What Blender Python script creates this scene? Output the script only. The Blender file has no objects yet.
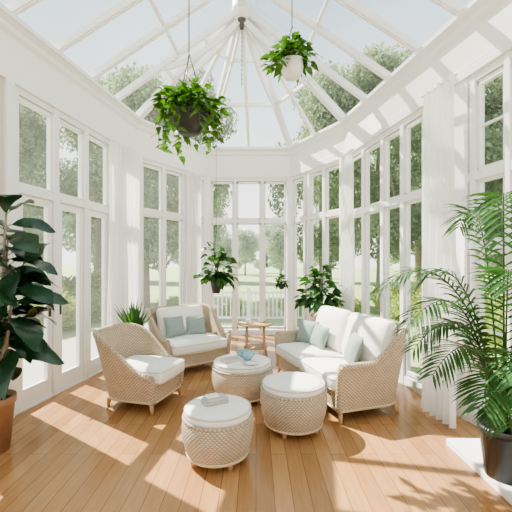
import bpy, math, random
import numpy as np
from mathutils import Vector, Matrix
random.seed(7); np.random.seed(7)
PI=math.pi
scene=bpy.context.scene

# ---------------------------------------------------------------- materials
def new_mat(name):
    m=bpy.data.materials.new(name); m.use_nodes=True
    nt=m.node_tree; nt.nodes.clear()
    out=nt.nodes.new('ShaderNodeOutputMaterial')
    return m,nt,out
def N(nt,t,**kw):
    n=nt.nodes.new(t)
    for k,v in kw.items(): setattr(n,k,v)
    return n
def simple(name,col,rough=0.5,noise=0.0,nscale=8,bump=0.0,bscale=60,spec=0.5,metal=0.0):
    m,nt,out=new_mat(name)
    b=N(nt,'ShaderNodeBsdfPrincipled')
    b.inputs['Roughness'].default_value=rough
    b.inputs['Metallic'].default_value=metal
    b.inputs['Specular IOR Level'].default_value=spec
    tc=N(nt,'ShaderNodeTexCoord')
    nz=N(nt,'ShaderNodeTexNoise'); nz.inputs['Scale'].default_value=nscale
    nt.links.new(tc.outputs['Object'],nz.inputs['Vector'])
    r=N(nt,'ShaderNodeMapRange'); r.inputs['To Min'].default_value=1-noise; r.inputs['To Max'].default_value=1+noise
    nt.links.new(nz.outputs['Fac'],r.inputs['Value'])
    mx=N(nt,'ShaderNodeVectorMath',operation='SCALE'); mx.inputs[0].default_value=col[:3]
    nt.links.new(r.outputs['Result'],mx.inputs['Scale'])
    nt.links.new(mx.outputs['Vector'],b.inputs['Base Color'])
    if bump>0:
        n2=N(nt,'ShaderNodeTexNoise'); n2.inputs['Scale'].default_value=bscale
        nt.links.new(tc.outputs['Object'],n2.inputs['Vector'])
        bp=N(nt,'ShaderNodeBump'); bp.inputs['Strength'].default_value=bump; bp.inputs['Distance'].default_value=0.01
        nt.links.new(n2.outputs['Fac'],bp.inputs['Height']); nt.links.new(bp.outputs['Normal'],b.inputs['Normal'])
    nt.links.new(b.outputs['BSDF'],out.inputs['Surface'])
    return m
def leafmat(name,col,rough=0.45,trans=0.35,noise=0.35,nscale=3,tcol=(1.3,1.5,0.7)):
    m,nt,out=new_mat(name)
    b=N(nt,'ShaderNodeBsdfPrincipled'); b.inputs['Roughness'].default_value=rough
    t=N(nt,'ShaderNodeBsdfTranslucent')
    tc=N(nt,'ShaderNodeTexCoord'); nz=N(nt,'ShaderNodeTexNoise'); nz.inputs['Scale'].default_value=nscale
    nt.links.new(tc.outputs['Object'],nz.inputs['Vector'])
    r=N(nt,'ShaderNodeMapRange'); r.inputs['From Min'].default_value=0.3; r.inputs['From Max'].default_value=0.7
    r.inputs['To Min'].default_value=1-noise; r.inputs['To Max'].default_value=1+noise
    nt.links.new(nz.outputs['Fac'],r.inputs['Value'])
    mx=N(nt,'ShaderNodeVectorMath',operation='SCALE'); mx.inputs[0].default_value=col[:3]
    nt.links.new(r.outputs['Result'],mx.inputs['Scale'])
    nt.links.new(mx.outputs['Vector'],b.inputs['Base Color'])
    m2=N(nt,'ShaderNodeVectorMath',operation='MULTIPLY'); m2.inputs[1].default_value=tcol
    nt.links.new(mx.outputs['Vector'],m2.inputs[0]); nt.links.new(m2.outputs['Vector'],t.inputs['Color'])
    s=N(nt,'ShaderNodeMixShader'); s.inputs['Fac'].default_value=trans
    nt.links.new(b.outputs['BSDF'],s.inputs[1]); nt.links.new(t.outputs['BSDF'],s.inputs[2])
    nt.links.new(s.outputs['Shader'],out.inputs['Surface'])
    return m
def glassmat(name,veil):
    m,nt,out=new_mat(name)
    t=N(nt,'ShaderNodeBsdfTransparent'); t.inputs['Color'].default_value=(0.97,0.985,0.98,1)
    g=N(nt,'ShaderNodeBsdfGlossy'); g.inputs['Roughness'].default_value=0.02
    lw=N(nt,'ShaderNodeLayerWeight'); lw.inputs['Blend'].default_value=0.12
    mm=N(nt,'ShaderNodeMath',operation='MULTIPLY'); mm.inputs[1].default_value=0.5
    nt.links.new(lw.outputs['Fresnel'],mm.inputs[0])
    v=N(nt,'ShaderNodeBsdfTranslucent'); v.inputs['Color'].default_value=(0.95,0.97,0.97,1)
    s0=N(nt,'ShaderNodeMixShader'); s0.inputs['Fac'].default_value=veil  # translucent share added to wash out the view behind like haze
    nt.links.new(t.outputs['BSDF'],s0.inputs[1]); nt.links.new(v.outputs['BSDF'],s0.inputs[2])
    s=N(nt,'ShaderNodeMixShader'); nt.links.new(mm.outputs[0],s.inputs['Fac'])
    nt.links.new(s0.outputs[0],s.inputs[1]); nt.links.new(g.outputs['BSDF'],s.inputs[2])
    nt.links.new(s.outputs['Shader'],out.inputs['Surface'])
    return m
def curtainmat():
    m,nt,out=new_mat('sheer_curtain_fabric')
    d=N(nt,'ShaderNodeBsdfDiffuse'); d.inputs['Color'].default_value=(0.93,0.93,0.92,1)
    t=N(nt,'ShaderNodeBsdfTranslucent'); t.inputs['Color'].default_value=(0.93,0.93,0.92,1)
    tr=N(nt,'ShaderNodeBsdfTransparent')
    a=N(nt,'ShaderNodeMixShader'); a.inputs['Fac'].default_value=0.45
    b=N(nt,'ShaderNodeMixShader'); b.inputs['Fac'].default_value=0.12
    nt.links.new(d.outputs[0],a.inputs[1]); nt.links.new(t.outputs[0],a.inputs[2])
    nt.links.new(a.outputs[0],b.inputs[1]); nt.links.new(tr.outputs[0],b.inputs[2])
    nt.links.new(b.outputs[0],out.inputs['Surface'])
    return m
def wickermat(name,light,dark,su=0.05,sv=0.020):
    m,nt,out=new_mat(name)
    L=nt.links.new
    def M(op,a,b=None):
        n=N(nt,'ShaderNodeMath',operation=op)
        if isinstance(a,(int,float)): n.inputs[0].default_value=a
        else: L(a,n.inputs[0])
        if b is not None:
            if isinstance(b,(int,float)): n.inputs[1].default_value=b
            else: L(b,n.inputs[1])
        return n.outputs[0]
    uv=N(nt,'ShaderNodeUVMap'); uv.uv_map='UVMap'
    sp=N(nt,'ShaderNodeSeparateXYZ'); L(uv.outputs['UV'],sp.inputs[0])
    vs=M('DIVIDE',sp.outputs['Y'],sv)
    row=M('FLOOR',vs)
    us=M('DIVIDE',sp.outputs['X'],su)
    ang=M('ADD',M('MULTIPLY',us,2*PI),M('MULTIPLY',row,PI))
    over=M('ADD',M('MULTIPLY',M('SINE',ang),0.5),0.5)
    strand=M('ABSOLUTE',M('SINE',M('MULTIPLY',vs,PI)))
    h=M('MULTIPLY',M('ADD',M('MULTIPLY',over,0.75),0.25),M('POWER',strand,0.6))
    tc=N(nt,'ShaderNodeTexCoord'); nz=N(nt,'ShaderNodeTexNoise'); nz.inputs['Scale'].default_value=14
    L(tc.outputs['Object'],nz.inputs['Vector'])
    cr=N(nt,'ShaderNodeValToRGB')
    cr.color_ramp.elements[0].position=0.05; cr.color_ramp.elements[0].color=(*dark,1)
    cr.color_ramp.elements[1].position=0.75; cr.color_ramp.elements[1].color=(*light,1)
    L(h,cr.inputs['Fac'])
    r=N(nt,'ShaderNodeMapRange'); r.inputs['To Min'].default_value=0.8; r.inputs['To Max'].default_value=1.15
    L(nz.outputs['Fac'],r.inputs['Value'])
    mx=N(nt,'ShaderNodeVectorMath',operation='SCALE'); L(cr.outputs['Color'],mx.inputs[0]); L(r.outputs['Result'],mx.inputs['Scale'])
    b=N(nt,'ShaderNodeBsdfPrincipled'); b.inputs['Roughness'].default_value=0.6
    L(mx.outputs['Vector'],b.inputs['Base Color'])
    bp=N(nt,'ShaderNodeBump'); bp.inputs['Strength'].default_value=0.9; bp.inputs['Distance'].default_value=0.006
    L(h,bp.inputs['Height']); L(bp.outputs['Normal'],b.inputs['Normal'])
    L(b.outputs['BSDF'],out.inputs['Surface'])
    return m
def floormat():
    m,nt,out=new_mat('oak_floor_planks'); L=nt.links.new
    tc=N(nt,'ShaderNodeTexCoord')
    mp=N(nt,'ShaderNodeMapping'); mp.inputs['Rotation'].default_value=(0,0,PI/2)
    L(tc.outputs['Object'],mp.inputs['Vector'])
    br=N(nt,'ShaderNodeTexBrick'); br.offset=0.37
    br.inputs['Scale'].default_value=1; br.inputs['Brick Width'].default_value=1.5; br.inputs['Row Height'].default_value=0.125
    br.inputs['Mortar Size'].default_value=0.0022; br.inputs['Mortar Smooth'].default_value=0.3
    br.inputs['Color1'].default_value=(0.36,0.184,0.078,1); br.inputs['Color2'].default_value=(0.49,0.272,0.124,1)
    br.inputs['Mortar'].default_value=(0.15,0.07,0.03,1)
    L(mp.outputs['Vector'],br.inputs['Vector'])
    m2=N(nt,'ShaderNodeMapping'); m2.inputs['Scale'].default_value=(14,1.2,1); L(tc.outputs['Object'],m2.inputs['Vector'])
    nz=N(nt,'ShaderNodeTexNoise'); nz.inputs['Scale'].default_value=3; nz.inputs['Detail'].default_value=6; L(m2.outputs['Vector'],nz.inputs['Vector'])
    r=N(nt,'ShaderNodeMapRange'); r.inputs['To Min'].default_value=0.74; r.inputs['To Max'].default_value=1.22; L(nz.outputs['Fac'],r.inputs['Value'])
    mx=N(nt,'ShaderNodeVectorMath',operation='SCALE'); L(br.outputs['Color'],mx.inputs[0]); L(r.outputs['Result'],mx.inputs['Scale'])
    b=N(nt,'ShaderNodeBsdfPrincipled'); b.inputs['Roughness'].default_value=0.22
    L(mx.outputs['Vector'],b.inputs['Base Color']); L(b.outputs['BSDF'],out.inputs['Surface'])
    return m
MAT=dict(
 white=simple('white_paint',(0.84,0.84,0.83),0.4,0.02,3),
 wall=simple('beige_wall_paint',(0.62,0.58,0.52),0.7,0.03,3,0.1,80),
 glass=glassmat('window_glass',0.05), roofglass=glassmat('roof_glass',0.025), curtain=curtainmat(), floor=floormat(),
 wicker=wickermat('whitewashed_wicker',(0.68,0.57,0.43),(0.28,0.19,0.12),0.036,0.017),
 wicker2=wickermat('pale_wicker',(0.64,0.56,0.45),(0.29,0.22,0.15),0.0333,0.016),
 rim=simple('rattan_rim',(0.58,0.45,0.31),0.5,0.2,30,0.3,120),
 cushion=simple('white_cushion_linen',(0.84,0.82,0.78),0.85,0.02,5,0.15,300),
 piping=simple('cushion_piping',(0.62,0.58,0.51),0.8,0.02),
 sage=simple('sage_green_linen',(0.28,0.345,0.32),0.85,0.08,20,0.3,250),
 wood=simple('light_wood',(0.52,0.35,0.21),0.5,0.2,12),
 bark=simple('bark',(0.30,0.26,0.21),0.85,0.3,12,0.5,40),
 terracotta=simple('brown_terracotta',(0.33,0.19,0.12),0.6,0.15,8),
 blackpot=simple('black_ceramic',(0.025,0.027,0.028),0.4,0.1,8),
 whitepot=simple('white_ceramic',(0.80,0.79,0.76),0.3,0.02),
 bluepot=simple('pale_blue_glaze',(0.25,0.47,0.55),0.25,0.08,15),
 paper=simple('book_paper',(0.70,0.64,0.55),0.8,0.03),
 cloth=simple('folded_grey_cloth',(0.50,0.49,0.46),0.9,0.06,30,0.3,200),
 soil=simple('potting_soil',(0.06,0.04,0.03),0.95,0.4,40,0.6,60),
 metal=simple('dark_metal',(0.10,0.09,0.08),0.35,0.05,metal=0.8),
 fiddle=leafmat('fiddle_leaf',(0.018,0.055,0.024),0.26,0.12,0.35,5),
 palm=leafmat('palm_leaf',(0.045,0.12,0.035),0.4,0.28,0.4,4),
 pothos=leafmat('pothos_leaf',(0.07,0.16,0.03),0.35,0.3,0.5,9),
 pothosd=leafmat('dark_pothos_leaf',(0.045,0.12,0.035),0.35,0.25,0.4,9),
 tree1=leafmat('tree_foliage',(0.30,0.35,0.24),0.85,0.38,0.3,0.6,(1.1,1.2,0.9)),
 tree2=leafmat('haze_tinted_foliage',(0.52,0.57,0.49),0.85,0.38,0.12,0.5,(1.05,1.1,0.95)),  # distance haze put into the leaf colour: paler, greyer than the near trees
 shrub=leafmat('shrub_foliage',(0.40,0.46,0.16),0.75,0.35,0.35,1.5,(1.1,1.2,0.8)),
 grass=simple('lawn',(0.36,0.43,0.20),0.9,0.25,1.2,0.5,30),
 patio=simple('pale_paving',(0.40,0.39,0.36),0.85,0.08,2),
)
# ---------------------------------------------------------------- mesh builder
class MB:
    def __init__(s): s.v=[];s.f=[];s.m=[];s.uv=[];s.sm=[];s.mats=[]
    def mi(s,k):
        if k not in s.mats: s.mats.append(k)
        return s.mats.index(k)
    def face(s,idx,mat,uv=None,smooth=False):
        s.f.append(tuple(idx)); s.m.append(s.mi(mat)); s.uv.append(uv); s.sm.append(smooth)
    def box8(s,P,mat):
        b=len(s.v); s.v+= [tuple(p) for p in P]
        for q in ((0,3,2,1),(4,5,6,7),(0,1,5,4),(1,2,6,5),(2,3,7,6),(3,0,4,7)): s.face([b+i for i in q],mat)
    def box(s,x0,x1,y0,y1,z0,z1,mat):
        s.box8([(x0,y0,z0),(x1,y0,z0),(x1,y1,z0),(x0,y1,z0),(x0,y0,z1),(x1,y0,z1),(x1,y1,z1),(x0,y1,z1)],mat)
    def wbox(s,p0,p1,th,z0,z1,mat,off=0.0):
        a=Vector(p0);b=Vector(p1);d=(b-a).normalized();n=Vector((-d.y,d.x))
        c=[a+n*(off-th/2),b+n*(off-th/2),b+n*(off+th/2),a+n*(off+th/2)]
        s.box8([(q.x,q.y,z0) for q in c]+[(q.x,q.y,z1) for q in c],mat)
    def beam(s,a,b,w,h,mat):
        a=Vector(a);b=Vector(b);d=(b-a).normalized()
        x=d.cross(Vector((0,0,1)))
        if x.length<1e-4:x=Vector((1,0,0))
        x.normalize(); y=x.cross(d).normalized()
        P=[]
        for q in(a,b): P+= [q-x*w/2-y*h/2,q+x*w/2-y*h/2,q+x*w/2+y*h/2,q-x*w/2+y*h/2]
        s.box8(P,mat)
    def grid(s,G,mat,UV=None,smooth=True,closeu=False):
        nu=len(G);nv=len(G[0]);b=len(s.v)
        for r in G: s.v+=[tuple(p) for p in r]
        for i in range(nu if closeu else nu-1):
            i2=(i+1)%nu
            for j in range(nv-1):
                uv=None
                if UV:
                    if closeu and i==nu-1: uv=[UV[i][j],UV[nu][j],UV[nu][j+1],UV[i][j+1]]
                    else: uv=[UV[i][j],UV[i2][j],UV[i2][j+1],UV[i][j+1]]
                s.face((b+i*nv+j,b+i2*nv+j,b+i2*nv+j+1,b+i*nv+j+1),mat,uv,smooth)
    def tube(s,path,r,mat,n=8,cap=True):
        path=[Vector(p) for p in path]; m=len(path)
        rr=r if isinstance(r,(list,tuple)) else [r]*m
        up=None;G=[]
        for i,p in enumerate(path):
            d=(path[min(i+1,m-1)]-path[max(i-1,0)]).normalized()
            if up is None:
                up=Vector((0,0,1)) if abs(d.z)<0.9 else Vector((1,0,0))
            x=d.cross(up)
            if x.length<1e-5:x=Vector((1,0,0))
            x.normalize();y=x.cross(d).normalized();up=y
            G.append([p+(x*math.cos(2*PI*k/n)+y*math.sin(2*PI*k/n))*rr[i] for k in range(n)])
        b=len(s.v)
        for g in G: s.v+=[tuple(q) for q in g]
        for i in range(m-1):
            for k in range(n):
                k2=(k+1)%n
                s.face((b+i*n+k,b+i*n+k2,b+(i+1)*n+k2,b+(i+1)*n+k),mat,None,True)
        if cap:
            s.face([b+k for k in range(n)][::-1],mat); s.face([b+(m-1)*n+k for k in range(n)],mat)
    def lathe(s,prof,c,mat,n=32,uvs=True,smooth=True,unit=0.1):
        G=[];UV=[]
        L=[0]
        for j in range(1,len(prof)): L.append(L[-1]+math.hypot(prof[j][0]-prof[j-1][0],prof[j][1]-prof[j-1][1]))
        R=max(p[0] for p in prof)
        circ=round(2*PI*R/unit)*unit if R>0.06 else 2*PI*R
        for i in range(n):
            a=2*PI*i/n
            G.append([(c[0]+p[0]*math.cos(a),c[1]+p[0]*math.sin(a),c[2]+p[1]) for p in prof])
        for i in range(n+1): UV.append([(circ*i/n,l) for l in L])
        s.grid(G,mat,UV,smooth,closeu=True)
    def rbox(s,c,hs,r,mat,n=8,puff=0.0,rot=None,pipe=None):
        hs=Vector(hs)
        def P(p):
            q=Vector(p); inner=Vector((hs[k]-r for k in range(3)))
            x=Vector((q[k]*hs[k] for k in range(3)))
            cl=Vector((max(-inner[k],min(inner[k],x[k])) for k in range(3)))
            d=x-cl
            o=cl+(d.normalized()*r if d.length>1e-6 else Vector())
            t=(1-q[0]**2)*(1-q[1]**2)
            o.z+= (1 if q[2]>0 else -1)*puff*t*abs(q[2])
            if rot: o=rot@o
            return o+Vector(c)
        def ss(t): return math.sin(t*PI/2)
        for ax in range(3):
            for sg in(-1,1):
                G=[]
                for i in range(n+1):
                    row=[]
                    for j in range(n+1):
                        a=ss(-1+2*i/n);b2=ss(-1+2*j/n)
                        q=[0,0,0];q[ax]=sg;q[(ax+1)%3]=a*sg;q[(ax+2)%3]=b2
                        row.append(P(q))
                    G.append(row)
                s.grid(G,mat)
        if pipe:
            for sg in(-1,1):
                pts=[];zz=sg*(hs.z-r*0.5)
                R=r
                for cx,cy,a0 in((1,1,0),(-1,1,PI/2),(-1,-1,PI),(1,-1,1.5*PI)):
                    for k in range(5):
                        a=a0+k*PI/8
                        o=Vector((cx*(hs.x-R)+R*0.9*math.cos(a),cy*(hs.y-R)+R*0.9*math.sin(a),zz))
                        if rot:o=rot@o
                        pts.append(o+Vector(c))
                pts.append(pts[0])
                s.tube(pts,0.006,pipe,6,False)
    def pillow(s,c,w,h,t,rot,mat,n=12):
        for sg in(-1,1):
            G=[]
            for i in range(n+1):
                row=[]
                for j in range(n+1):
                    a=-1+2*i/n;b=-1+2*j/n
                    k=max(0,(1-a*a)*(1-b*b))**0.42
                    px=a*(1-0.10*(1-b*b))*w/2; pz=b*(1-0.10*(1-a*a))*h/2
                    o=Vector((px*sg,-sg*t/2*k,pz)); row.append(rot@o+Vector(c))
                G.append(row)
            s.grid(G,mat)
    def leaf(s,base,d,L,W,mat,shape='ovate',droop=0.3,fold=0.15,n=6,twist=0.0,up=Vector((0,0,1))):
        base=Vector(base);d=Vector(d).normalized()
        x=d.cross(up)
        if x.length<1e-3:x=Vector((1,0,0))
        x.normalize(); nn=x.cross(d).normalized()
        x=(x*math.cos(twist)+nn*math.sin(twist)); nn=x.cross(d).normalized()
        b=len(s.v)
        for i in range(n+1):
            t=i/n
            if shape=='ovate': w=math.sin(PI*t**0.8)
            elif shape=='heart': w=math.sin(PI*min(1,(t*0.9+0.1))**0.62) if t<1 else 0
            elif shape=='fiddle': w=(0.35+0.75*t)*math.sin(PI*min(1,t*0.93+0.07)**1.05)*1.15
            else: w=math.sin(PI*(0.06+0.94*t))**0.7 if t<1 else 0
            w=max(w,0.02)*W/2
            wav=0.06*W*math.sin(t*9)
            p=base+d*L*t-Vector((0,0,1))*droop*L*t*t
            s.v+= [tuple(p-x*w+nn*(fold*w+wav)),tuple(p),tuple(p+x*w+nn*(fold*w-wav))]
        for i in range(n):
            q=b+i*3
            s.face((q,q+1,q+4,q+3),mat,None,True); s.face((q+1,q+2,q+5,q+4),mat,None,True)
    def build(s,name,loc=(0,0,0),rz=0.0,parent=None,bevel=0):
        me=bpy.data.meshes.new(name); me.from_pydata(s.v,[],s.f)
        for k in s.mats: me.materials.append(MAT[k])
        me.polygons.foreach_set('material_index',s.m); me.polygons.foreach_set('use_smooth',s.sm)
        uvl=me.uv_layers.new(name='UVMap'); V=s.v; flat=[]
        for f,uv in zip(s.f,s.uv):
            if uv:
                for q in uv: flat+= [q[0],q[1]]
            else:
                a,b_,c_=Vector(V[f[0]]),Vector(V[f[1]]),Vector(V[f[2]])
                nn=(b_-a).cross(c_-a); ax=max(range(3),key=lambda k:abs(nn[k]))
                for i in f:
                    p=V[i]
                    flat+= [p[1],p[2]] if ax==0 else ([p[0],p[2]] if ax==1 else [p[0],p[1]])
        uvl.data.foreach_set('uv',flat); me.update()
        o=bpy.data.objects.new(name,me); scene.collection.objects.link(o)
        o.location=loc; o.rotation_euler=(0,0,rz)
        if parent:o.parent=parent
        if bevel:
            md=o.modifiers.new('bevel','BEVEL'); md.width=bevel; md.segments=2; md.limit_method='ANGLE'
        return o

# ---------------------------------------------------------------- plan
def LX(y): return -3.15+0.17*y
def RX(y): return 2.85-0.2*y
YB=-1.6
A=(LX(6.3),6.3); B=(-1.07,7.9); C=(0.75,7.9); D=(RX(6.4),6.4)
HZ=3.45; EZ=4.1
HUB=Vector((-0.22,5.6,5.55)); RIDX=-0.2
def Lp(y): return (LX(y),y)
def Rp(y): return (RX(y),y)

mb=MB()
plan=[Lp(YB),Rp(YB),D,C,B,A]
mb.v+=[(p[0],p[1],0) for p in plan]+[(p[0],p[1],-0.12) for p in plan]
mb.face(range(6),'floor'); mb.face([6+i for i in range(6)][::-1],'floor')
for i in range(6): mb.face((i,6+i,6+(i+1)%6,(i+1)%6),'white')
mb.build('floor')
mb=MB(); mb.wbox(Lp(3.25),Lp(3.62),0.14,0,HZ,'wall',off=0.07); mb.wbox(Lp(YB),Lp(0.3),0.14,0,HZ,'wall',off=0.07); mb.build('wall_left')
mb=MB(); mb.wbox(Rp(YB),Rp(1.5),0.14,0,HZ,'wall',off=-0.07); mb.build('wall_right')
mb=MB()
for yy in(YB,YB-0.14):
    mb.v+=[(LX(YB),yy,0),(RX(YB),yy,0),(RX(YB),yy,EZ),(RIDX,yy,HUB.z),(LX(YB),yy,EZ)]
mb.face((0,1,2,3,4),'white'); mb.face((9,8,7,6,5),'white')
for i in range(5): mb.face((i,5+i,5+(i+1)%5,(i+1)%5),'white')
mb.build('wall_front')
for nm,p,q in(('baseboard_left',Lp(YB),Lp(0.3)),('baseboard_right',Rp(YB),Rp(1.5))):
    mb=MB(); sg=-1 if 'left' in nm else 1
    mb.wbox(p,q,0.02,0,0.14,'white',off=0.012*sg); mb.build(nm)

WT=0.11
def posts(mb,p0,p1,fr,w,z0,z1,out,depth=WT):
    a=Vector(p0);b_=Vector(p1);d=(b_-a);L=d.length;d=d/L
    for t in fr:
        c=a+d*L*t
        mb.wbox(c-d*w/2,c+d*w/2,depth,z0,z1,'white',off=out*depth/2)
def window(name,p0,p1,fr,trans,sub=None,z0=0.0,z1=HZ,sill=0.12,w=0.07,out=1,lowglass=True,minor=()):
    mb=MB()
    posts(mb,p0,p1,fr,w,z0,z1,out)
    for z in trans: mb.wbox(p0,p1,WT*0.9,z-0.045,z+0.045,'white',off=out*WT/2)
    mb.wbox(p0,p1,WT*0.88,z1-0.07,z1,'white',off=out*WT/2)
    if lowglass: mb.wbox(p0,p1,WT*0.88,z0,z0+sill,'white',off=out*WT/2)
    a=Vector(p0);b_=Vector(p1)
    zs=[z0+sill]+list(trans)+[z1-0.05]
    for i in range(len(fr)-1):
        q0=a.lerp(b_,fr[i]);q1=a.lerp(b_,fr[i+1]);d=(q1-q0).normalized()
        for k in range(len(zs)-1):
            if k==0 and not lowglass: continue
            za,zb=zs[k],zs[k+1]
            for e in(q0+d*(w/2+0.018),q1-d*(w/2+0.018)):
                mb.wbox(e-d*0.018,e+d*0.018,0.05,za,zb,'white',off=out*WT/2)
            mb.wbox(q0,q1,0.05,za+0.03,za+0.075,'white',off=out*WT/2)
            mb.wbox(q0,q1,0.05,zb-0.075,zb-0.03,'white',off=out*WT/2)
            for mv in minor:
                zc=za+(zb-za)*mv; mb.wbox(q0,q1,0.03,zc-0.01,zc+0.01,'white',off=out*WT/2)
    zlo=z0+sill if lowglass else trans[0]
    n=Vector((-(b_-a).normalized().y,(b_-a).normalized().x))*out*WT/2
    g=[a+n,b_+n]; bi=len(mb.v)
    mb.v+=[(g[0].x,g[0].y,zlo),(g[1].x,g[1].y,zlo),(g[1].x,g[1].y,z1),(g[0].x,g[0].y,z1)]
    mb.face((bi,bi+1,bi+2,bi+3),'glass')
    return mb.build(name)
def frac(ys,y0,y1): return [(y-y0)/(y1-y0) for y in ys]
yl0,yl1=3.72,6.22
yls=[3.76,4.36,4.93,5.50,5.62,6.2]
window('window_1',Lp(yl0),Lp(yl1),frac(yls,yl0,yl1),[2.38],out=1,lowglass=False,w=0.08)
window('window_7',Lp(0.3),Lp(3.25),frac([0.34,1.05,1.78,2.5,3.2],0.3,3.25),[2.38],out=1,w=0.08)
def door(name,ya,yb,handle=None):
    mb=MB(); a=Vector(Lp(ya));b_=Vector(Lp(yb)); d=(b_-a).normalized(); n=Vector((-d.y,d.x)); o=0.055
    za,zb=0.015,2.33
    mb.wbox(a,a+d*0.075,0.05,za,zb,'white',off=o); mb.wbox(b_-d*0.075,b_,0.05,za,zb,'white',off=o)
    mb.wbox(a+d*0.075,b_-d*0.075,0.048,za,za+0.2,'white',off=o); mb.wbox(a+d*0.075,b_-d*0.075,0.048,zb-0.08,zb,'white',off=o)
    g0=a+d*0.07+n*o;g1=b_-d*0.07+n*o;bi=len(mb.v)
    mb.v+=[(g0.x,g0.y,za+.19),(g1.x,g1.y,za+.19),(g1.x,g1.y,zb-.07),(g0.x,g0.y,zb-.07)]; mb.face((bi,bi+1,bi+2,bi+3),'glass')
    if handle:
        h=(a+d*0.04 if handle<0 else b_-d*0.04)+n*(o-0.026)
        hn=-n
        mb.wbox(h-d*0.02,h+d*0.02,0.008,0.95,1.2,'metal',off=0)
        p=h+hn*0.045; q=p+d*(0.12 if handle<0 else -0.12)
        mb.tube([(h.x,h.y,1.08),(p.x,p.y,1.08),(q.x,q.y,1.08)],0.011,'metal',8)
    mb.build(name)
door('door_1',3.81,4.315,1); door('door_2',4.41,4.885,-1); door('door_3',4.98,5.455,None); door('door_4',5.665,6.155,None)
mb=MB(); mb.wbox(Lp(yl0),Lp(yl1),0.13,0.0,0.014,'white',off=0.06); mb.build('trim_1')
window('window_2',A,B,[0.05,0.34,0.62,0.70,0.96],[2.5],out=1,w=0.07)
window('window_3',B,C,[0.03,0.335,0.665,0.97],[2.5],out=1,w=0.065,sill=0.1)
window('window_4',C,D,[0.04,0.3,0.38,0.66,0.95],[2.5],out=1,w=0.07)
yr0,yr1=6.35,4.22
window('window_5',Rp(yr0),Rp(yr1),frac([6.3,5.75,5.2,4.72,4.28],yr0,yr1),[2.42],out=1,w=0.07)
yq0,yq1=3.62,1.5
window('window_6',Rp(yq0),Rp(yq1),frac([3.56,3.18,2.6,2.05,1.54],yq0,yq1),[1.75,2.45],out=1,w=0.06,minor=(0.5,))
mb=MB(); mb.wbox(Rp(4.2),Rp(3.62),0.13,0,HZ,'white',off=0.06); mb.build('column_pilaster')
for i,p in enumerate((A,B,C,D)):
    mb=MB(); r=0.09
    mb.lathe([(r,0.0),(r,HZ)],(p[0],p[1],0),'white',12,smooth=False); mb.build('trim_%d'%(2+i))
mb=MB(); mb.wbox(Lp(3.62),Lp(3.72),0.16,0,HZ,'white',off=0.05); mb.build('trim_6')
mb=MB(); ring=[Lp(YB),A,B,C,D,Rp(YB)]
def off_ring(o):
    P=[Vector(p) for p in ring];R=[]
    for i,p in enumerate(P):
        if i==0: d=(P[1]-P[0]).normalized(); n=Vector((d.y,-d.x)); R.append(p+n*o); continue
        if i==len(P)-1: d=(P[-1]-P[-2]).normalized(); n=Vector((d.y,-d.x)); R.append(p+n*o); continue
        d1=(p-P[i-1]).normalized();d2=(P[i+1]-p).normalized()
        n1=Vector((d1.y,-d1.x));n2=Vector((d2.y,-d2.x));m=(n1+n2).normalized(); R.append(p+m*o/m.dot(n1))
    return R
prof=[(-0.14,HZ),(0.03,HZ),(0.03,HZ+0.04),(0.015,HZ+0.05),(0.015,HZ+0.12),(-0.01,HZ+0.14),(-0.01,EZ-0.18),(0.03,EZ-0.14),(0.03,EZ-0.09),(0.075,EZ-0.05),(0.10,EZ-0.05),(0.10,EZ),(-0.14,EZ),(-0.14,HZ)]
G=[]
for o,z in prof: G.append([(q.x,q.y,z) for q in off_ring(o)])
mb.grid(G,'white',smooth=False); mb.build('trim_7')

# ---------------------------------------------------------------- roof
mb=MB()
ysL=[5.6,4.95,4.3,3.65,3.0,2.35,1.7,1.05,0.4,-0.25,-0.9,YB]
def E(p,z=EZ+0.02): return Vector((p[0],p[1],z))
def bar(a,b,w=0.055,h=0.09): mb.beam(a,b,w,h,'white')
lr=[];rr=[]
for y in ysL:
    r=Vector((RIDX,y,HUB.z)) if y<5.6 else HUB
    l=E(Lp(y)); q=E(Rp(y)); lr.append((l,r)); rr.append((q,r))
    big=0.06
    bar(l,r,big,0.09); bar(q,r,big,0.09)
    mb.beam(l-Vector((0,0,0.055)),r-Vector((0,0,0.055)),0.03,0.03,'white'); mb.beam(q-Vector((0,0,0.055)),r-Vector((0,0,0.055)),0.03,0.03,'white')
def pane(pts):
    bi=len(mb.v); mb.v+=[tuple(p+Vector((0,0,0.03))) for p in pts]; mb.face(range(bi,bi+len(pts)),'roofglass')
for arr in(lr,rr):
    for i in range(len(arr)-1):
        pane([arr[i][0],arr[i][1],arr[i+1][1],arr[i+1][0]])
        for t in(0.5,): bar(arr[i][0].lerp(arr[i][1],t),arr[i+1][0].lerp(arr[i+1][1],t),0.04,0.05)
mb.beam(HUB,(RIDX,YB,HUB.z),0.10,0.16,'white')
cor=[E(Lp(5.6)),E(A),E(A).lerp(E(B),0.5),E(B),E(B).lerp(E(C),0.5),E(C),E(C).lerp(E(D),0.5),E(D),E(Rp(5.6))]
for i,c in enumerate(cor):
    main=i in(1,3,5,7)
    if 0<i<len(cor)-1: bar(c,HUB,0.10 if main else 0.055,0.12 if main else 0.07)
for i in range(len(cor)-1):
    pane([cor[i],cor[i+1],HUB])
    for t in(0.38,0.70): bar(cor[i].lerp(HUB,t),cor[i+1].lerp(HUB,t),0.045,0.06)
mb.lathe([(0.0,-0.34),(0.03,-0.33),(0.04,-0.28),(0.02,-0.25),(0.06,-0.22),(0.07,-0.18)],tuple(HUB),'metal',16)
mb.lathe([(0.07,-0.18),(0.13,-0.16),(0.16,-0.06),(0.15,0.08),(0.0,0.1)],tuple(HUB),'white',16)
hubties=[cor[i] for i in(1,3,5,7,0,8)]
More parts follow.
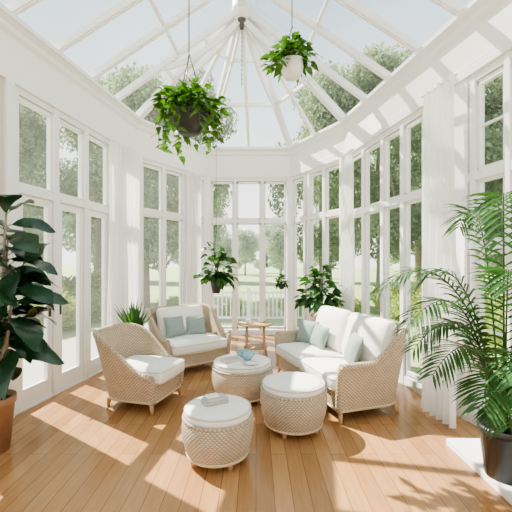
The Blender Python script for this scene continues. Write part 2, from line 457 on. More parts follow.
for c in hubties:
    e=c.lerp(HUB,0.34)
    pts=[]
    s0=HUB-Vector((0,0,0.15)); ctl=s0.lerp(e,0.5)-Vector((0,0,0.32))
    for k in range(13):
        t=k/12; pts.append(s0*(1-t)**2+ctl*2*t*(1-t)+e*t*t)
    for k in range(12): mb.beam(pts[k],pts[k+1],0.035,0.085,'white')
mb.build('ceiling')
mb=MB()
z=HUB.z-0.33; k=0
while z>4.35:
    ax=Vector((1,0,0)) if k%2 else Vector((0,1,0)); pts=[]
    for j in range(9):
        a=2*PI*j/8; pts.append(Vector((HUB.x,HUB.y,z-0.02))+ax*0.009*math.cos(a)+Vector((0,0,0.022*math.sin(a))))
    mb.tube(pts,0.004,'metal',5,False); z-=0.036;k+=1
mb.build('hanging_chain')

# ---------------------------------------------------------------- curtains
def curtain(name,p0,p1,folds,z0=0.02,z1=3.4,amp=0.035,spread=0.0):
    mb=MB(); a=Vector(p0);b_=Vector(p1);d=(b_-a);L=d.length;d/=L;n=Vector((-d.y,d.x))
    nx=folds*10;nz=14;G=[]
    ph=[random.uniform(-.8,.8) for _ in range(folds+2)]
    for i in range(nx+1):
        t=i/nx;row=[]
        for j in range(nz+1):
            s_=j/nz; k=1+spread*(1-s_)**1.5
            c=(a+b_)/2+d*(t-0.5)*L*k
            wob=ph[int(t*folds)]*0.5*(t*folds%1)*(1-(t*folds%1))*4*(1-s_)
            o=amp*(0.7+0.5*(1-s_))*math.sin(2*PI*t*folds+wob)+0.01*math.sin(7*s_+5*t)
            row.append((c.x+n.x*o,c.y+n.y*o,z0+(z1-z0)*s_))
        G.append(row)
    mb.grid(G,'curtain')
    mb.tube([(a.x-d.x*.03,a.y-d.y*.03,z1-0.02),(b_.x+d.x*.03,b_.y+d.y*.03,z1-0.02)],0.012,'white',8)
    return mb.build(name)
def inn(p,o,side): return (p[0]+o*side,p[1])
curtain('sheer_curtain',inn(Lp(5.22),0.17,1),inn(Lp(5.95),0.17,1),6,amp=0.06,spread=0.12)
a=Vector(A).lerp(Vector(B),0.58)+Vector((0.13,-0.08)); b_=Vector(A).lerp(Vector(B),0.78)+Vector((0.13,-0.08))
curtain('sheer_curtain',a,b_,5,amp=0.04,spread=0.1)
curtain('sheer_curtain',(1.47,6.15),(1.54,5.7),6,amp=0.04,spread=0.12)
curtain('sheer_curtain',(1.79,3.86),(1.90,3.44),5,amp=0.045,spread=0.12)

mb=MB()
P=[(1.66,3.15),(1.70,1.5),(RX(1.5)-0.02,1.5),(RX(3.15)-0.02,3.15)]
mb.box8([(x,y,0.0) for x,y in P]+[(x,y,0.06) for x,y in P],'white'); mb.build('marble_plinth',bevel=0.006)

# ---------------------------------------------------------------- seating
def shell(mb,w,d,R,zb,hf,hb,th,flare,wk='wicker',e0=-1.0,e1=1.0,armfl=1.0,zin=0.22):
    pts=[]
    def seg(x0,y0,x1,y1,nx,ny,n):
        for k in range(n): t=k/n; pts.append((x0+(x1-x0)*t,y0+(y1-y0)*t,nx,ny))
    seg(w,-d,w,d-R,1,0,14)
    for k in range(8):
        a=k/8*PI/2; pts.append((w-R+R*math.cos(a),d-R+R*math.sin(a),math.cos(a),math.sin(a)))
    seg(w-R,d,-w+R,d,0,1,14)
    for k in range(8):
        a=PI/2+k/8*PI/2; pts.append((-w+R+R*math.cos(a),d-R+R*math.sin(a),math.cos(a),math.sin(a)))
    seg(-w,d-R,-w,-d,-1,0,14); pts.append((-w,-d,-1,0))
    def H(y):
        t=(y/d-e0)/(e1-e0); t=max(0,min(1,t)); t=t*t*(3-2*t)
        return hf+(hb-hf)*t
    L=[0]
    for i in range(1,len(pts)): L.append(L[-1]+math.hypot(pts[i][0]-pts[i-1][0],pts[i][1]-pts[i-1][1]))
    nz=12
    def pos(p,z,o):
        k=max(0,(z-zb)/(hb-zb))
        f=flare*k**1.3*(1.0 if p[3]>0.3 else armfl)-o
        yb=0.07*k if p[1]>-d*0.5 else 0.07*k*max(0,(p[1]+d)/(0.5*d))
        return Vector((p[0]+p[2]*f,p[1]+p[3]*f+yb,z))
    for o,zz in((0,zb),(th,zin)):
        G=[];UV=[]
        for i,p in enumerate(pts):
            h=H(p[1])
            G.append([pos(p,zz+(h-zz)*j/nz,o) for j in range(nz+1)])
            UV.append([(L[i],zz+(h-zz)*j/nz) for j in range(nz+1)])
        if o: G=G[::-1];UV=UV[::-1]
        mb.grid(G,wk,UV)
    rim=[pos(p,H(p[1]),th/2) for p in pts]
    mb.tube(rim,th*0.62,wk,10)
    mb.tube([pos(p,zb+0.01,0.01) for p in pts]+[Vector((w,-d,zb+0.01))],0.018,'rim',8,False)
    for p in(pts[0],pts[-1]):
        mb.tube([pos(p,zb+(H(p[1])-zb)*j/8,th/2) for j in range(9)],th*0.6,wk,10)
    return pos,H
def frontpanel(mb,w,d,z0,z1,bow,wk):
    G=[];UV=[]
    n=16
    for i in range(n+1):
        x=-w+2*w*i/n; y=-d-bow*(1-(x/w)**2)
        dz=0.03*(1-(x/w)**2)
        G.append([(x,y,z0+dz),(x,y,(z0+z1)/2),(x,y,z1)]);UV.append([(x+w,z0),(x+w,(z0+z1)/2),(x+w,z1)])
    mb.grid(G,wk,UV)
    mb.tube([(g[0][0],g[0][1],g[0][2]) for g in G],0.014,'rim',6); mb.tube([(g[2][0],g[2][1],g[2][2]) for g in G],0.016,'rim',6)
def legs(mb,pts,z1=0.14):
    for x,y in pts:
        mb.tube([(x*1.03,y*1.03,0.0),(x*1.01,y*1.01,0.05),(x*.98,y*.98,z1)],[0.016,0.022,0.028],'wood',10)
def RX_(a): return Matrix.Rotation(a,3,'X')
def RZ_(a): return Matrix.Rotation(a,3,'Z')

mb=MB(); w,d=0.33,0.33
shell(mb,w,d,0.24,0.11,0.38,0.81,0.05,0.10,'wicker',e0=-0.95,e1=0.95,zin=0.2)
frontpanel(mb,w-0.01,d,0.11,0.30,0.05,'wicker')
mb.box(-w+0.03,w-0.03,-d+0.0,d-0.08,0.24,0.29,'wicker')
mb.rbox((0,-0.06,0.375),(w-0.045,0.355,0.085),0.06,'cushion',puff=0.025,pipe='piping')
legs(mb,[(w-0.03,-d+0.02),(-w+0.03,-d+0.02),(w-0.1,d-0.06),(-w+0.1,d-0.06)])
mb.build('wicker_armchair',(-1.31,4.15,0),math.radians(74))
mb=MB(); w,d=0.50,0.36
shell(mb,w,d,0.24,0.11,0.50,0.86,0.055,0.08,'wicker',e0=-0.7,e1=0.8,zin=0.2)
frontpanel(mb,w-0.01,d,0.11,0.30,0.05,'wicker')
mb.box(-w+0.03,w-0.03,-d,d-0.08,0.24,0.29,'wicker')
mb.rbox((0,-0.05,0.37),(w-0.045,0.37,0.08),0.06,'cushion',puff=0.02,pipe='piping')
mb.rbox((0,0.26,0.66),(w-0.11,0.24,0.07),0.06,'cushion',puff=0.03,rot=RX_(1.34))
mb.pillow((-0.17,0.13,0.61),0.36,0.33,0.13,RZ_(0.15)@RX_(-0.3),'sage')
mb.pillow((0.18,0.11,0.60),0.34,0.31,0.13,RZ_(-0.2)@RX_(-0.35),'sage')
legs(mb,[(w-0.03,-d+0.02),(-w+0.03,-d+0.02),(w-0.1,d-0.06),(-w+0.1,d-0.06)])
mb.build('wicker_loveseat',(-1.03,5.52,0),math.radians(38))
mb=MB(); w,d=0.86,0.38
shell(mb,w,d,0.22,0.11,0.56,0.88,0.06,0.09,'wicker',e0=-0.2,e1=0.9,zin=0.2)
frontpanel(mb,w-0.01,d,0.11,0.30,0.03,'wicker')
mb.box(-w+0.03,w-0.03,-d,d-0.08,0.24,0.29,'wicker')
for sx in(-1,1):
    mb.rbox((sx*0.405,-0.06,0.37),(0.398,0.38,0.08),0.06,'cushion',puff=0.025,pipe='piping')
    mb.rbox((sx*0.40,0.25,0.70),(0.39,0.28,0.085),0.08,'cushion',puff=0.05,rot=RX_(1.30))
mb.pillow((-0.66,0.0,0.61),0.38,0.34,0.14,RZ_(0.35)@RX_(-0.3),'sage')
mb.pillow((-0.34,0.02,0.60),0.36,0.32,0.13,RZ_(0.05)@RX_(-0.35),'sage')
mb.pillow((0.50,0.0,0.63),0.40,0.37,0.14,RZ_(-0.35)@RX_(-0.35),'sage')
legs(mb,[(w-0.03,-d+0.02),(-w+0.03,-d+0.02),(w-0.08,d-0.05),(-w+0.08,d-0.05),(0,-d+0.02)])
mb.build('wicker_sofa',(0.93,4.48,0),math.radians(287.6))

def pouf(name,x,y,R,H,lid='cushion',rz=0.0):
    mb=MB(); z0=0.06
    pr=[(0.0,z0),(R*0.80,z0),(R*0.84,z0+0.01)]
    for k in range(1,10):
        t=k/9; pr.append((R*(0.84+0.16*math.sin(PI*(t*0.72))**0.9 if t<0.99 else 0.95), z0+0.01+(H-0.08-z0)*t))
    zt=pr[-1][1]; pr.append((R*0.93,zt+0.005)); pr.append((0,zt+0.005))
    mb.lathe(pr,(0,0,0),'wicker2',44)
    mb.tube([(R*0.955*math.cos(a*PI/20),R*0.955*math.sin(a*PI/20),zt) for a in range(41)],0.012,'wicker2',8,False)
    mb.tube([(R*0.84*math.cos(a*PI/20),R*0.84*math.sin(a*PI/20),z0+0.015) for a in range(41)],0.014,'rim',8,False)
    Rc=R*0.93
    mb.lathe([(Rc*0.96,zt),(Rc,zt+0.02),(Rc,zt+0.045),(Rc*0.96,zt+0.066),(Rc*0.8,zt+0.078),(Rc*0.4,zt+0.084),(0,zt+0.085)],(0,0,0),lid,44)
    mb.tube([(Rc*0.985*math.cos(a*PI/20),Rc*0.985*math.sin(a*PI/20),zt+0.06) for a in range(41)],0.008,'piping',6,False)
    for a in(0.6,2.17,3.74,5.3):
        mb.tube([(R*0.70*math.cos(a),R*0.70*math.sin(a),0),(R*0.72*math.cos(a),R*0.72*math.sin(a),z0+0.03)],[0.018,0.028],'wood',10)
    mb.build(name,(x,y,0),rz); return zt+0.085
h1=pouf('wicker_ottoman',-0.31,2.93,0.29,0.43)
h2=pouf('wicker_ottoman',0.36,3.46,0.32,0.46,rz=0.5)
h3=pouf('wicker_coffee_table',-0.16,4.22,0.36,0.45,rz=0.3)

mb=MB()
mb.rbox((0,0,0.012),(0.10,0.07,0.011),0.010,'cloth',6); mb.rbox((0.005,0.0,0.032),(0.095,0.065,0.010),0.009,'cloth',6,rot=None)
mb.rbox((-0.02,0.01,0.05),(0.055,0.04,0.009),0.008,'whitepot',6)
mb.build('folded_cloth',(-0.34,2.97,h1+0.001),0.5)
mb=MB(); mb.lathe([(0,0),(0.04,0),(0.062,0.025),(0.068,0.06),(0.055,0.09),(0.035,0.10),(0.038,0.112),(0.03,0.112),(0.028,0.1),(0,0.095)],(0,0,0),'bluepot',24)
mb.tube([(0.06,0,0.04),(0.085,0,0.06),(0.1,0,0.09)],[0.014,0.01,0.007],'bluepot',8)
mb.tube([(-0.055,0,0.085),(-0.09,0,0.085),(-0.098,0,0.05),(-0.063,0,0.03)],0.007,'bluepot',8)
mb.build('teapot',(-0.10,4.20,h3),0.3)
mb=MB(); mb.lathe([(0,0),(0.03,0),(0.045,0.03),(0.05,0.06),(0.046,0.06),(0.04,0.03),(0,0.01)],(0,0,0),'bluepot',20); mb.build('tea_bowl',(-0.19,4.38,h3-0.001))
mb=MB(); mb.box(-0.10,0.10,-0.07,0.07,0,0.005,'cloth'); mb.box(-0.097,0.095,-0.068,0.068,0.005,0.022,'paper'); mb.box(-0.10,0.10,-0.07,0.07,0.022,0.027,'cloth')
mb.build('book',(-0.29,4.14,h3),0.6)
mb=MB(); mb.lathe([(0,0),(0.05,0),(0.085,0.01),(0.09,0.014),(0.05,0.008),(0,0.006)],(0,0,0),'whitepot',24); mb.build('saucer',(-0.06,4.02,h3))

mb=MB()
mb.lathe([(0,0.575),(0.28,0.575),(0.295,0.59),(0.28,0.605),(0,0.605)],(0,0,0),'wood',36)
mb.lathe([(0,0.20),(0.19,0.20),(0.20,0.21),(0.19,0.22),(0,0.22)],(0,0,0),'wood',32)
for k in range(4):
    a=PI/4+k*PI/2
    mb.tube([(0.27*math.cos(a),0.27*math.sin(a),0),(0.2*math.cos(a),0.2*math.sin(a),0.3),(0.2*math.cos(a),0.2*math.sin(a),0.58)],0.018,'wood',8)
mb.build('round_side_table',(-0.01,5.9,0))
mb=MB(); mb.lathe([(0,0),(0.03,0),(0.038,0.07),(0.034,0.07),(0.028,0.01),(0,0.01)],(0,0,0),'whitepot',20)
mb.tube([(0.034,0,0.055),(0.058,0,0.05),(0.055,0,0.025),(0.032,0,0.02)],0.005,'whitepot',6)
mb.build('coffee_mug',(-0.13,5.85,0.605))
mb=MB(); mb.lathe([(0,0),(0.04,0),(0.06,0.04),(0.045,0.1),(0.02,0.13),(0.03,0.15),(0.02,0.15),(0,0.1)],(0,0,0),'whitepot',20); mb.build('small_vase',(0.09,5.95,0.605))

# ---------------------------------------------------------------- plants
def potprof(r0,r1,h,t=0.02): return [(0,0),(r0,0),(r1,h*0.86),(r1*1.07,h*0.87),(r1*1.07,h),(r1*1.07-t,h),(r1-t,h*0.84),(0,h*0.84)]
def rnd_dir(el0,el1,az=None):
    a=random.uniform(0,2*PI) if az is None else az; e=random.uniform(el0,el1)
    return Vector((math.cos(a)*math.cos(e),math.sin(a)*math.cos(e),math.sin(e)))
def soil(mb,r,z): mb.lathe([(r,z),(0,z+0.01)],(0,0,0),'soil',20)
mb=MB(); mb.lathe(potprof(0.14,0.175,0.46),(0,0,0),'terracotta',32); soil(mb,0.165,0.42)
FX,FY=-2.25,3.05
stems=[]
for dx,dy,ht in((0.15,-0.02,1.68),(0.02,0.10,1.45),(0.26,-0.06,1.15)):
    pts=[Vector((dx*0.3,dy*0.3,0.38))]
    for k in range(1,9):
        t=k/8; pts.append(Vector((dx*(0.3+0.9*t),dy*(1+t)+0.02*math.sin(5*t),0.38+ht*t)))
    mb.tube(pts,[0.02*(1-0.6*k/8) for k in range(9)],'bark',8); stems.append(pts)
for si,pts in enumerate(stems):
    nl=(34,26,24)[si]
    for k in range(nl):
        t=0.30+0.70*(k+random.random()*0.5)/nl; f=min(t*8,7.99); i=int(f); p=pts[i].lerp(pts[i+1],f-i)
        az=k*2.4+si; L=random.uniform(0.30,0.42)
        dr=rnd_dir(-0.1,0.6,az) if t<0.93 else rnd_dir(0.6,1.2,az)
        q=p+dr*0.05
        tip=q+dr*L; lim=LX(FY+tip.y)+0.06
        if FX+tip.x<lim:
            dr=Vector((-dr.x*0.6,dr.y,dr.z+0.15)).normalized(); q=p+dr*0.05; tip=q+dr*L
        mb.tube([p,q],0.004,'pothos',5)
        mb.leaf(q,dr,L,L*0.68,'fiddle','fiddle',random.uniform(0.25,0.7),0.15,8,random.uniform(-0.8,0.8))
mb.v=[(max(v[0],LX(FY+v[1])+0.03-FX),v[1],v[2]) for v in mb.v]
mb.build('fiddle_leaf_fig',(FX,FY,0))
def frond(mb,p0,p1,p2,nl=30,ll=0.28,mat='palm',w=0.022,hang=0.35):
    p0,p1,p2=Vector(p0),Vector(p1),Vector(p2); pts=[]
    for k in range(21):
        t=k/20; pts.append(p0*(1-t)**2+p1*2*t*(1-t)+p2*t*t)
    mb.tube(pts,[0.008*(1-0.75*k/20) for k in range(21)],mat,6)
    for k in range(nl):
        t=0.25+0.75*k/(nl-1); f=min(t*20,19.99);i=int(f); p=pts[i].lerp(pts[i+1],f-i)
        d=(pts[i+1]-pts[i]).normalized(); x=d.cross(Vector((0,0,1)))
        if x.length<0.05:x=Vector((1,0,0))
        x.normalize(); nn=x.cross(d)
        l=ll*(math.sin(PI*(0.12+0.80*(k/(nl-1))))**0.6)*random.uniform(0.9,1.08)
        for sg in(-1,1):
            dr=(x*sg*1.0+d*0.75+nn*random.uniform(0.05,0.25)).normalized()
            mb.leaf(p,dr,l,w,mat,'lin',hang*random.uniform(0.7,1.4),0.3,4,0,up=nn if abs(dr.dot(nn))<0.95 else Vector((0,0,1)))
PX,PY=1.80,2.60
mb=MB(); mb.lathe(potprof(0.13,0.165,0.36),(0,0,0.06),'blackpot',32); mb.lathe([(0.155,0.365),(0,0.375)],(0,0,0),'soil',20)
tips=[(0.90,2.60,1.40,1.95),(0.98,2.35,1.17,1.75),(1.22,2.75,1.42,1.9),(1.18,2.4,0.85,1.35),(1.38,2.2,0.72,1.15),(1.38,3.0,1.0,1.4),
      (1.40,2.05,1.72,2.75),(1.52,2.15,1.45,1.9),(1.95,2.1,1.7,2.4),(1.70,3.0,1.9,2.45),(1.5,2.0,0.9,1.35),(2.1,2.4,1.2,1.8),(1.62,2.3,0.55,0.95),(1.1,2.5,1.0,1.55)]
for tx,ty,tz,cz in tips:
    mx=(tx-PX)*0.35;my=(ty-PY)*0.35
    frond(mb,(random.uniform(-.04,.04),random.uniform(-.04,.04),0.34),(mx,my,cz),(tx-PX,ty-PY,tz),nl=27,ll=0.27,w=0.019)
mb.build('potted_palm',(PX,PY,0))

def foliage(mb,c,R,n,mat,L=(0.07,0.12),trail=6,tl=0.4,shape='heart',rise=0.25):
    for k in range(n):
        dr=rnd_dir(-0.45,1.3); r=R*random.uniform(0.25,1.0)
        p=Vector(c)+Vector((dr.x*r,dr.y*r,max(-0.05,dr.z*rise)*random.uniform(0.4,1)))
        if k%2==0: mb.tube([c,Vector(c).lerp(p,0.6)+Vector((0,0,0.05)),p],0.003,mat,4,False)
        l=random.uniform(*L); d2=Vector((dr.x,dr.y,dr.z*0.4+random.uniform(-0.3,0.4)))
        mb.leaf(p,d2,l,l*0.72,mat,shape,random.uniform(0.2,0.7),0.2,5,random.uniform(-0.8,0.8))
    for k in range(trail):
        a=2*PI*k/max(trail,1)+random.uniform(-.3,.3); pr=R*random.uniform(0.5,1.0); ln=tl*random.uniform(0.5,1)
        pts=[Vector(c),Vector((c[0]+math.cos(a)*pr*0.7,c[1]+math.sin(a)*pr*0.7,c[2]+0.06)),Vector((c[0]+math.cos(a)*pr,c[1]+math.sin(a)*pr,c[2]-ln*0.4)),Vector((c[0]+math.cos(a)*pr*1.02,c[1]+math.sin(a)*pr*1.02,c[2]-ln))]
        mb.tube(pts,0.003,mat,4,False)
        for j in range(12):
            t=j/11*2.99;i=int(t);p=pts[i].lerp(pts[i+1],t-i); l=random.uniform(*L)*0.9
            mb.leaf(p,rnd_dir(-0.7,0.4),l,l*0.72,mat,shape,0.5,0.2,5,random.uniform(-.6,.6))
def hook_wires(mb,r,z,top,n=3,join=0.6,th=0.004):
    for k in range(n):
        a=2*PI*k/n+0.4; mb.tube([(r*math.cos(a),r*math.sin(a),z),(0,0,z+join)],th,'metal',5)
    mb.tube([(0,0,z+join),(top[0],top[1],top[2])],th,'metal',5)
def roofz(x,y):
    if x<RIDX: t=(x-LX(y))/(RIDX-LX(y))
    else: t=(RX(y)-x)/(RX(y)-RIDX)
    return EZ+(HUB.z-EZ)*t
x,y,z=-0.68,3.65,2.90
mb=MB(); mb.lathe([(0,0),(0.10,0.0),(0.17,0.10),(0.20,0.20),(0.205,0.22),(0.185,0.22),(0.16,0.18),(0,0.18)],(0,0,0),'blackpot',28)
foliage(mb,(0,0,0.24),0.37,220,'pothos',(0.08,0.125),15,0.46)
hook_wires(mb,0.19,0.21,(0,0,roofz(x,y)-z-0.05),th=0.006)
mb.build('hanging_pothos_basket',(x,y,z))
x,y,z=0.43,4.3,3.80
mb=MB(); mb.lathe([(0,0),(0.09,0.0),(0.125,0.06),(0.145,0.17),(0.15,0.19),(0.13,0.19),(0.12,0.16),(0,0.16)],(0,0,0),'whitepot',28)
foliage(mb,(0,0,0.21),0.30,170,'pothos',(0.08,0.13),3,0.14,rise=0.28)
hook_wires(mb,0.14,0.18,(0,0,roofz(x,y)-z-0.05),join=0.45,th=0.006)
mb.build('hanging_fern_basket',(x,y,z))
x,y,z=-0.74,6.7,1.02
mb=MB(); mb.lathe([(0,0),(0.07,0.0),(0.10,0.14),(0.11,0.30),(0.09,0.30),(0.08,0.24),(0,0.24)],(0,0,0),'blackpot',24)
foliage(mb,(0,0,0.34),0.32,80,'pothosd',(0.13,0.21),5,0.12,'ovate',rise=0.6)
hook_wires(mb,0.10,0.28,(0,0,4.72-z),join=0.9,th=0.003)
mb.build('hanging_potted_plant',(x,y,z))
x,y,z=0.55,7.72,1.02
mb=MB(); mb.lathe([(0,0),(0.05,0.0),(0.075,0.11),(0.06,0.11),(0,0.09)],(0,0,0),'blackpot',20)
foliage(mb,(0,0,0.12),0.12,45,'pothosd',(0.07,0.10),2,0.1,rise=0.2)
mb.tube([(0,0,0.0),(0,0.17,0.0)],0.008,'metal',6); mb.tube([(0,0.17,-0.08),(0,0.17,0.1)],0.008,'metal',6)
mb.build('small_wall_planter',(x,y,z))
x,y=1.08,5.98
mb=MB()
for k in range(3):
    a=k*2*PI/3; mb.tube([(0.19*math.cos(a),0.19*math.sin(a),0),(0.13*math.cos(a),0.13*math.sin(a),0.74)],0.013,'wood',8)
mb.lathe([(0,0.70),(0.17,0.70),(0.17,0.73),(0,0.73)],(0,0,0),'wood',28)
mb.lathe([(0,0.73),(0.11,0.73),(0.15,0.86),(0.16,0.98),(0.14,0.98),(0,0.95)],(0,0,0),'wicker',28)
foliage(mb,(0,0,0.98),0.32,130,'pothosd',(0.13,0.20),6,0.06,'ovate',rise=0.60)
mb.build('potted_plant_on_stand',(x,y,0))
x,y=-1.70,5.02
mb=MB()
mb.lathe([(0,0.06),(0.15,0.06),(0.16,0.08),(0.13,0.25),(0.16,0.40),(0.165,0.42),(0,0.42)],(0,0,0),'wicker2',32)
for a in(0.3,2.4,4.5): mb.tube([(0.13*math.cos(a),0.13*math.sin(a),0),(0.13*math.cos(a),0.13*math.sin(a),0.08)],0.015,'wood',8)
mb.lathe([(0,0.42),(0.08,0.42),(0.11,0.56),(0.09,0.56),(0,0.53)],(0,0,0),'whitepot',24)
for k in range(50):
    az=k*2.4; dr=rnd_dir(1.0,1.5,az); mb.leaf((0.02*math.cos(az),0.02*math.sin(az),0.54),dr,random.uniform(0.4,0.7),0.032,'palm','lin',random.uniform(0.1,0.3),0.2,6)
mb.build('spider_plant_on_stool',(x,y,0))

# ---------------------------------------------------------------- outside
mb=MB(); mb.box(-90,90,-40,120,-0.42,-0.30,'grass'); mb.build('lawn')
P2=[(-5.2,1.0),(-3.3,1.0),(-2.85,2.5),(-2.25,6.5),(-1.25,8.15),(0.95,8.15),(0.95,9.6),(-3.6,9.6)]
mb=MB(); n=len(P2); mb.v+=[(a,b,-0.03) for a,b in P2]+[(a,b,-0.299) for a,b in P2]
mb.face(range(n),'patio'); mb.face(range(2*n-1,n-1,-1),'patio')
for i in range(n): mb.face((i,n+i,n+(i+1)%n,(i+1)%n),'patio')
mb.build('patio')
mb=MB(); ya=9.8
mb.wbox((-1.9,ya),(1.45,ya),0.09,0.74,0.80,'white'); mb.wbox((-1.9,ya),(1.45,ya),0.05,0.06,0.11,'white')
k=-1.84
while k<1.42:
    mb.box(k-0.016,k+0.016,ya-0.016,ya+0.016,0.11,0.74,'white'); k+=0.115
for xx in(-1.9,-0.2,1.45): mb.box(xx-0.05,xx+0.05,ya-0.05,ya+0.05,-0.299,0.88,'white')
mb.build('garden_railing')

def foliage_mesh(name,mat,blobs,nq,size,trunk=None):
    w=np.array([b[3]**2 for b in blobs]); w=w/w.sum()
    ids=np.random.choice(len(blobs),nq,p=w)
    bl=np.array(blobs)
    d=np.random.normal(size=(nq,3)); d/=np.linalg.norm(d,axis=1)[:,None]
    r=bl[ids,3]*np.random.uniform(0.55,1.05,nq)
    c=bl[ids,:3]+d*r[:,None]*np.array([1,1,0.8])
    u=np.random.normal(size=(nq,3)); u/=np.linalg.norm(u,axis=1)[:,None]
    v=np.cross(u,np.random.normal(size=(nq,3))); v/=np.linalg.norm(v,axis=1)[:,None]
    s=size*np.random.uniform(0.6,1.3,nq)[:,None]
    V=np.stack([c-u*s,c-v*s*0.55,c+u*s,c+v*s*0.55],1).reshape(-1,3)
    V[:,2]=np.abs(V[:,2])+0.01
    F=np.arange(nq*4).reshape(-1,4)
    verts=V.tolist();faces=F.tolist();mi=[0]*nq
    mbt=MB()
    if trunk:
        mbt.tube(trunk[0],trunk[1],'bark',8)
        for b in blobs[:6]:
            mbt.tube([trunk[0][-2],Vector(trunk[0][-1]).lerp(Vector(b[:3]),0.5),b[:3]],[0.08,0.05,0.02],'bark',6)
    off=len(verts); verts+= [(p[0],p[1],max(p[2],0.0)) for p in mbt.v]; faces+=[[i+off for i in f] for f in mbt.f]; mi+=[1]*len(mbt.f)
    me=bpy.data.meshes.new(name); me.from_pydata(verts,[],faces)
    me.materials.append(MAT[mat]); me.materials.append(MAT['bark'])
    me.polygons.foreach_set('material_index',mi); me.update(); return me
def treemesh(nm,mat,H,R,nq=9000,size=0.15):
    bl=[]
    for k in range(16):
        t=random.uniform(0.22,0.92); rr=R*(1-0.65*abs(t-0.45)**1.0*1.3); a=random.uniform(0,2*PI); q=rr*random.uniform(0.2,0.75)
        bl.append((q*math.cos(a),q*math.sin(a),H*t,R*random.uniform(0.3,0.5)))
    return foliage_mesh(nm,mat,bl,nq,size,([(0,0,0),(0.05,0,H*0.25),(0,0.08,H*0.5),(0,0,H*0.75)],[0.2,0.16,0.11,0.05]))
T=[treemesh('tree_mesh_%d'%i,'tree1',8.5,2.6,18000,0.085) for i in range(3)]
T2=[treemesh('haze_tinted_tree_mesh_%d'%i,'tree2',9.0,3.4,12000,0.17) for i in range(3)]
S=[]
for i in range(2):
    bl=[(random.uniform(-.7,.7),random.uniform(-.7,.7),random.uniform(0.3,0.8),random.uniform(0.35,0.55)) for _ in range(9)]
    S.append(foliage_mesh('shrub_mesh_%d'%i,'shrub',bl,4500,0.05))
def put(name,me,x,y,s=1.0,sz=None,z=-0.299):
    o=bpy.data.objects.new(name,me); scene.collection.objects.link(o); o.location=(x,y,z); o.rotation_euler=(0,0,random.uniform(0,6.28)); o.scale=(s,s,sz or s)
for i,(x,y,s,sz) in enumerate([(-9.8,14.5,1.0,1.1),(-7.2,16.5,1.05,1.2),(-13.5,20,1.15,1.2),(-4.6,15.0,1.0,1.2),(-3.4,19.5,1.0,1.4),(-15,16,1.1,1.1),
    (2.9,15.5,0.95,1.25),(5.0,14.5,1.0,1.2),(8.0,13.8,1.0,1.1),(10.6,13.4,1.05,1.1),(8.4,18.5,1.1,1.2),(13.5,16,1.1,1.1),(9.4,8.0,0.9,0.9),(12.5,10,1.0,1.0)]):
    put('tree',T[i%3],x,y,s,sz)
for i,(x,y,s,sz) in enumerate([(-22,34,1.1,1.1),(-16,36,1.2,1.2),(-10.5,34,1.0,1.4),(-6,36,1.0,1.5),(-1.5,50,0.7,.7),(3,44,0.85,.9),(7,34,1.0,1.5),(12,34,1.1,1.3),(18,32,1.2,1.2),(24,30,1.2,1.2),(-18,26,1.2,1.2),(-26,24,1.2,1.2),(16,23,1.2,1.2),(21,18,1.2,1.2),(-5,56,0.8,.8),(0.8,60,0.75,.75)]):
    put('haze_tinted_tree',T2[i%3],x,y,s,sz)
for i in range(13):
    t=i/12
    put('shrub',S[i%2],-6.9-0.6*random.random()+t*1.9,3.0+t*9.0,random.uniform(0.75,1.05))
for i in range(6):
    t=i/5; put('shrub',S[i%2],-9.5+t*3.0,7.0+t*8,random.uniform(1.1,1.4))
for i in range(7):
    t=i/6; put('shrub',S[i%2],4.6+random.random()*0.8,3.0+t*9.5,random.uniform(0.9,1.2))
for i in range(4): put('shrub',S[i%2],-3.0+i*2.1,12.8+random.random()*0.4,random.uniform(0.5,0.65))

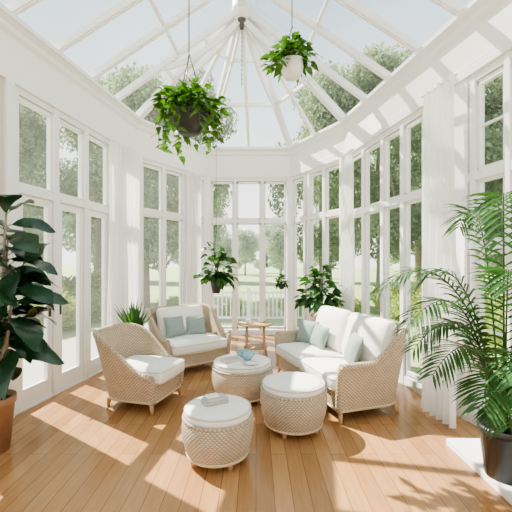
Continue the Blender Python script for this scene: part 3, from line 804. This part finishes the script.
# ---------------------------------------------------------------- light
w=bpy.data.worlds.new('sky'); scene.world=w; w.use_nodes=True; nt=w.node_tree; nt.nodes.clear()
out=nt.nodes.new('ShaderNodeOutputWorld'); bg=nt.nodes.new('ShaderNodeBackground'); bg.inputs['Strength'].default_value=1.3
tc=nt.nodes.new('ShaderNodeTexCoord'); sp=nt.nodes.new('ShaderNodeSeparateXYZ'); nt.links.new(tc.outputs['Generated'],sp.inputs[0])
cr=nt.nodes.new('ShaderNodeValToRGB'); cr.color_ramp.elements[0].position=0.12; cr.color_ramp.elements[0].color=(1.35,1.35,1.31,1)
cr.color_ramp.elements[1].position=0.6; cr.color_ramp.elements[1].color=(0.44,0.60,0.69,1)
nz=nt.nodes.new('ShaderNodeTexNoise'); nz.inputs['Scale'].default_value=2.2; nz.inputs['Detail'].default_value=5
nt.links.new(tc.outputs['Generated'],nz.inputs['Vector'])
mr=nt.nodes.new('ShaderNodeMapRange'); mr.inputs['From Min'].default_value=0.42; mr.inputs['From Max'].default_value=0.72; mr.inputs['To Max'].default_value=0.6
nt.links.new(nz.outputs['Fac'],mr.inputs['Value'])
mix=nt.nodes.new('ShaderNodeMix'); mix.data_type='RGBA'; mix.inputs[7].default_value=(1.0,1.02,1.03,1)
nt.links.new(mr.outputs['Result'],mix.inputs[0]); nt.links.new(cr.outputs['Color'],mix.inputs[6])
nt.links.new(sp.outputs['Z'],cr.inputs['Fac']); nt.links.new(mix.outputs[2],bg.inputs['Color']); nt.links.new(bg.outputs[0],out.inputs[0])
sl=bpy.data.lights.new('sun','SUN'); sl.energy=12; sl.angle=math.radians(0.5); sl.color=(1.0,0.93,0.82)
so=bpy.data.objects.new('sun',sl); scene.collection.objects.link(so)
so.rotation_euler=Vector((0.66,-0.46,-0.95)).to_track_quat('-Z','Y').to_euler(); so.location=(-10,10,15)

cam=bpy.data.cameras.new('camera'); co=bpy.data.objects.new('camera',cam); scene.collection.objects.link(co)
co.location=(0,0,1.6); co.rotation_euler=(PI/2,0,0)
cam.sensor_width=36; cam.lens=360/512*36; cam.shift_y=6/512; cam.clip_start=0.05; cam.clip_end=400
scene.camera=co
scene.view_settings.view_transform='AgX'
scene.view_settings.look='AgX - Medium High Contrast'
scene.view_settings.exposure=0.35
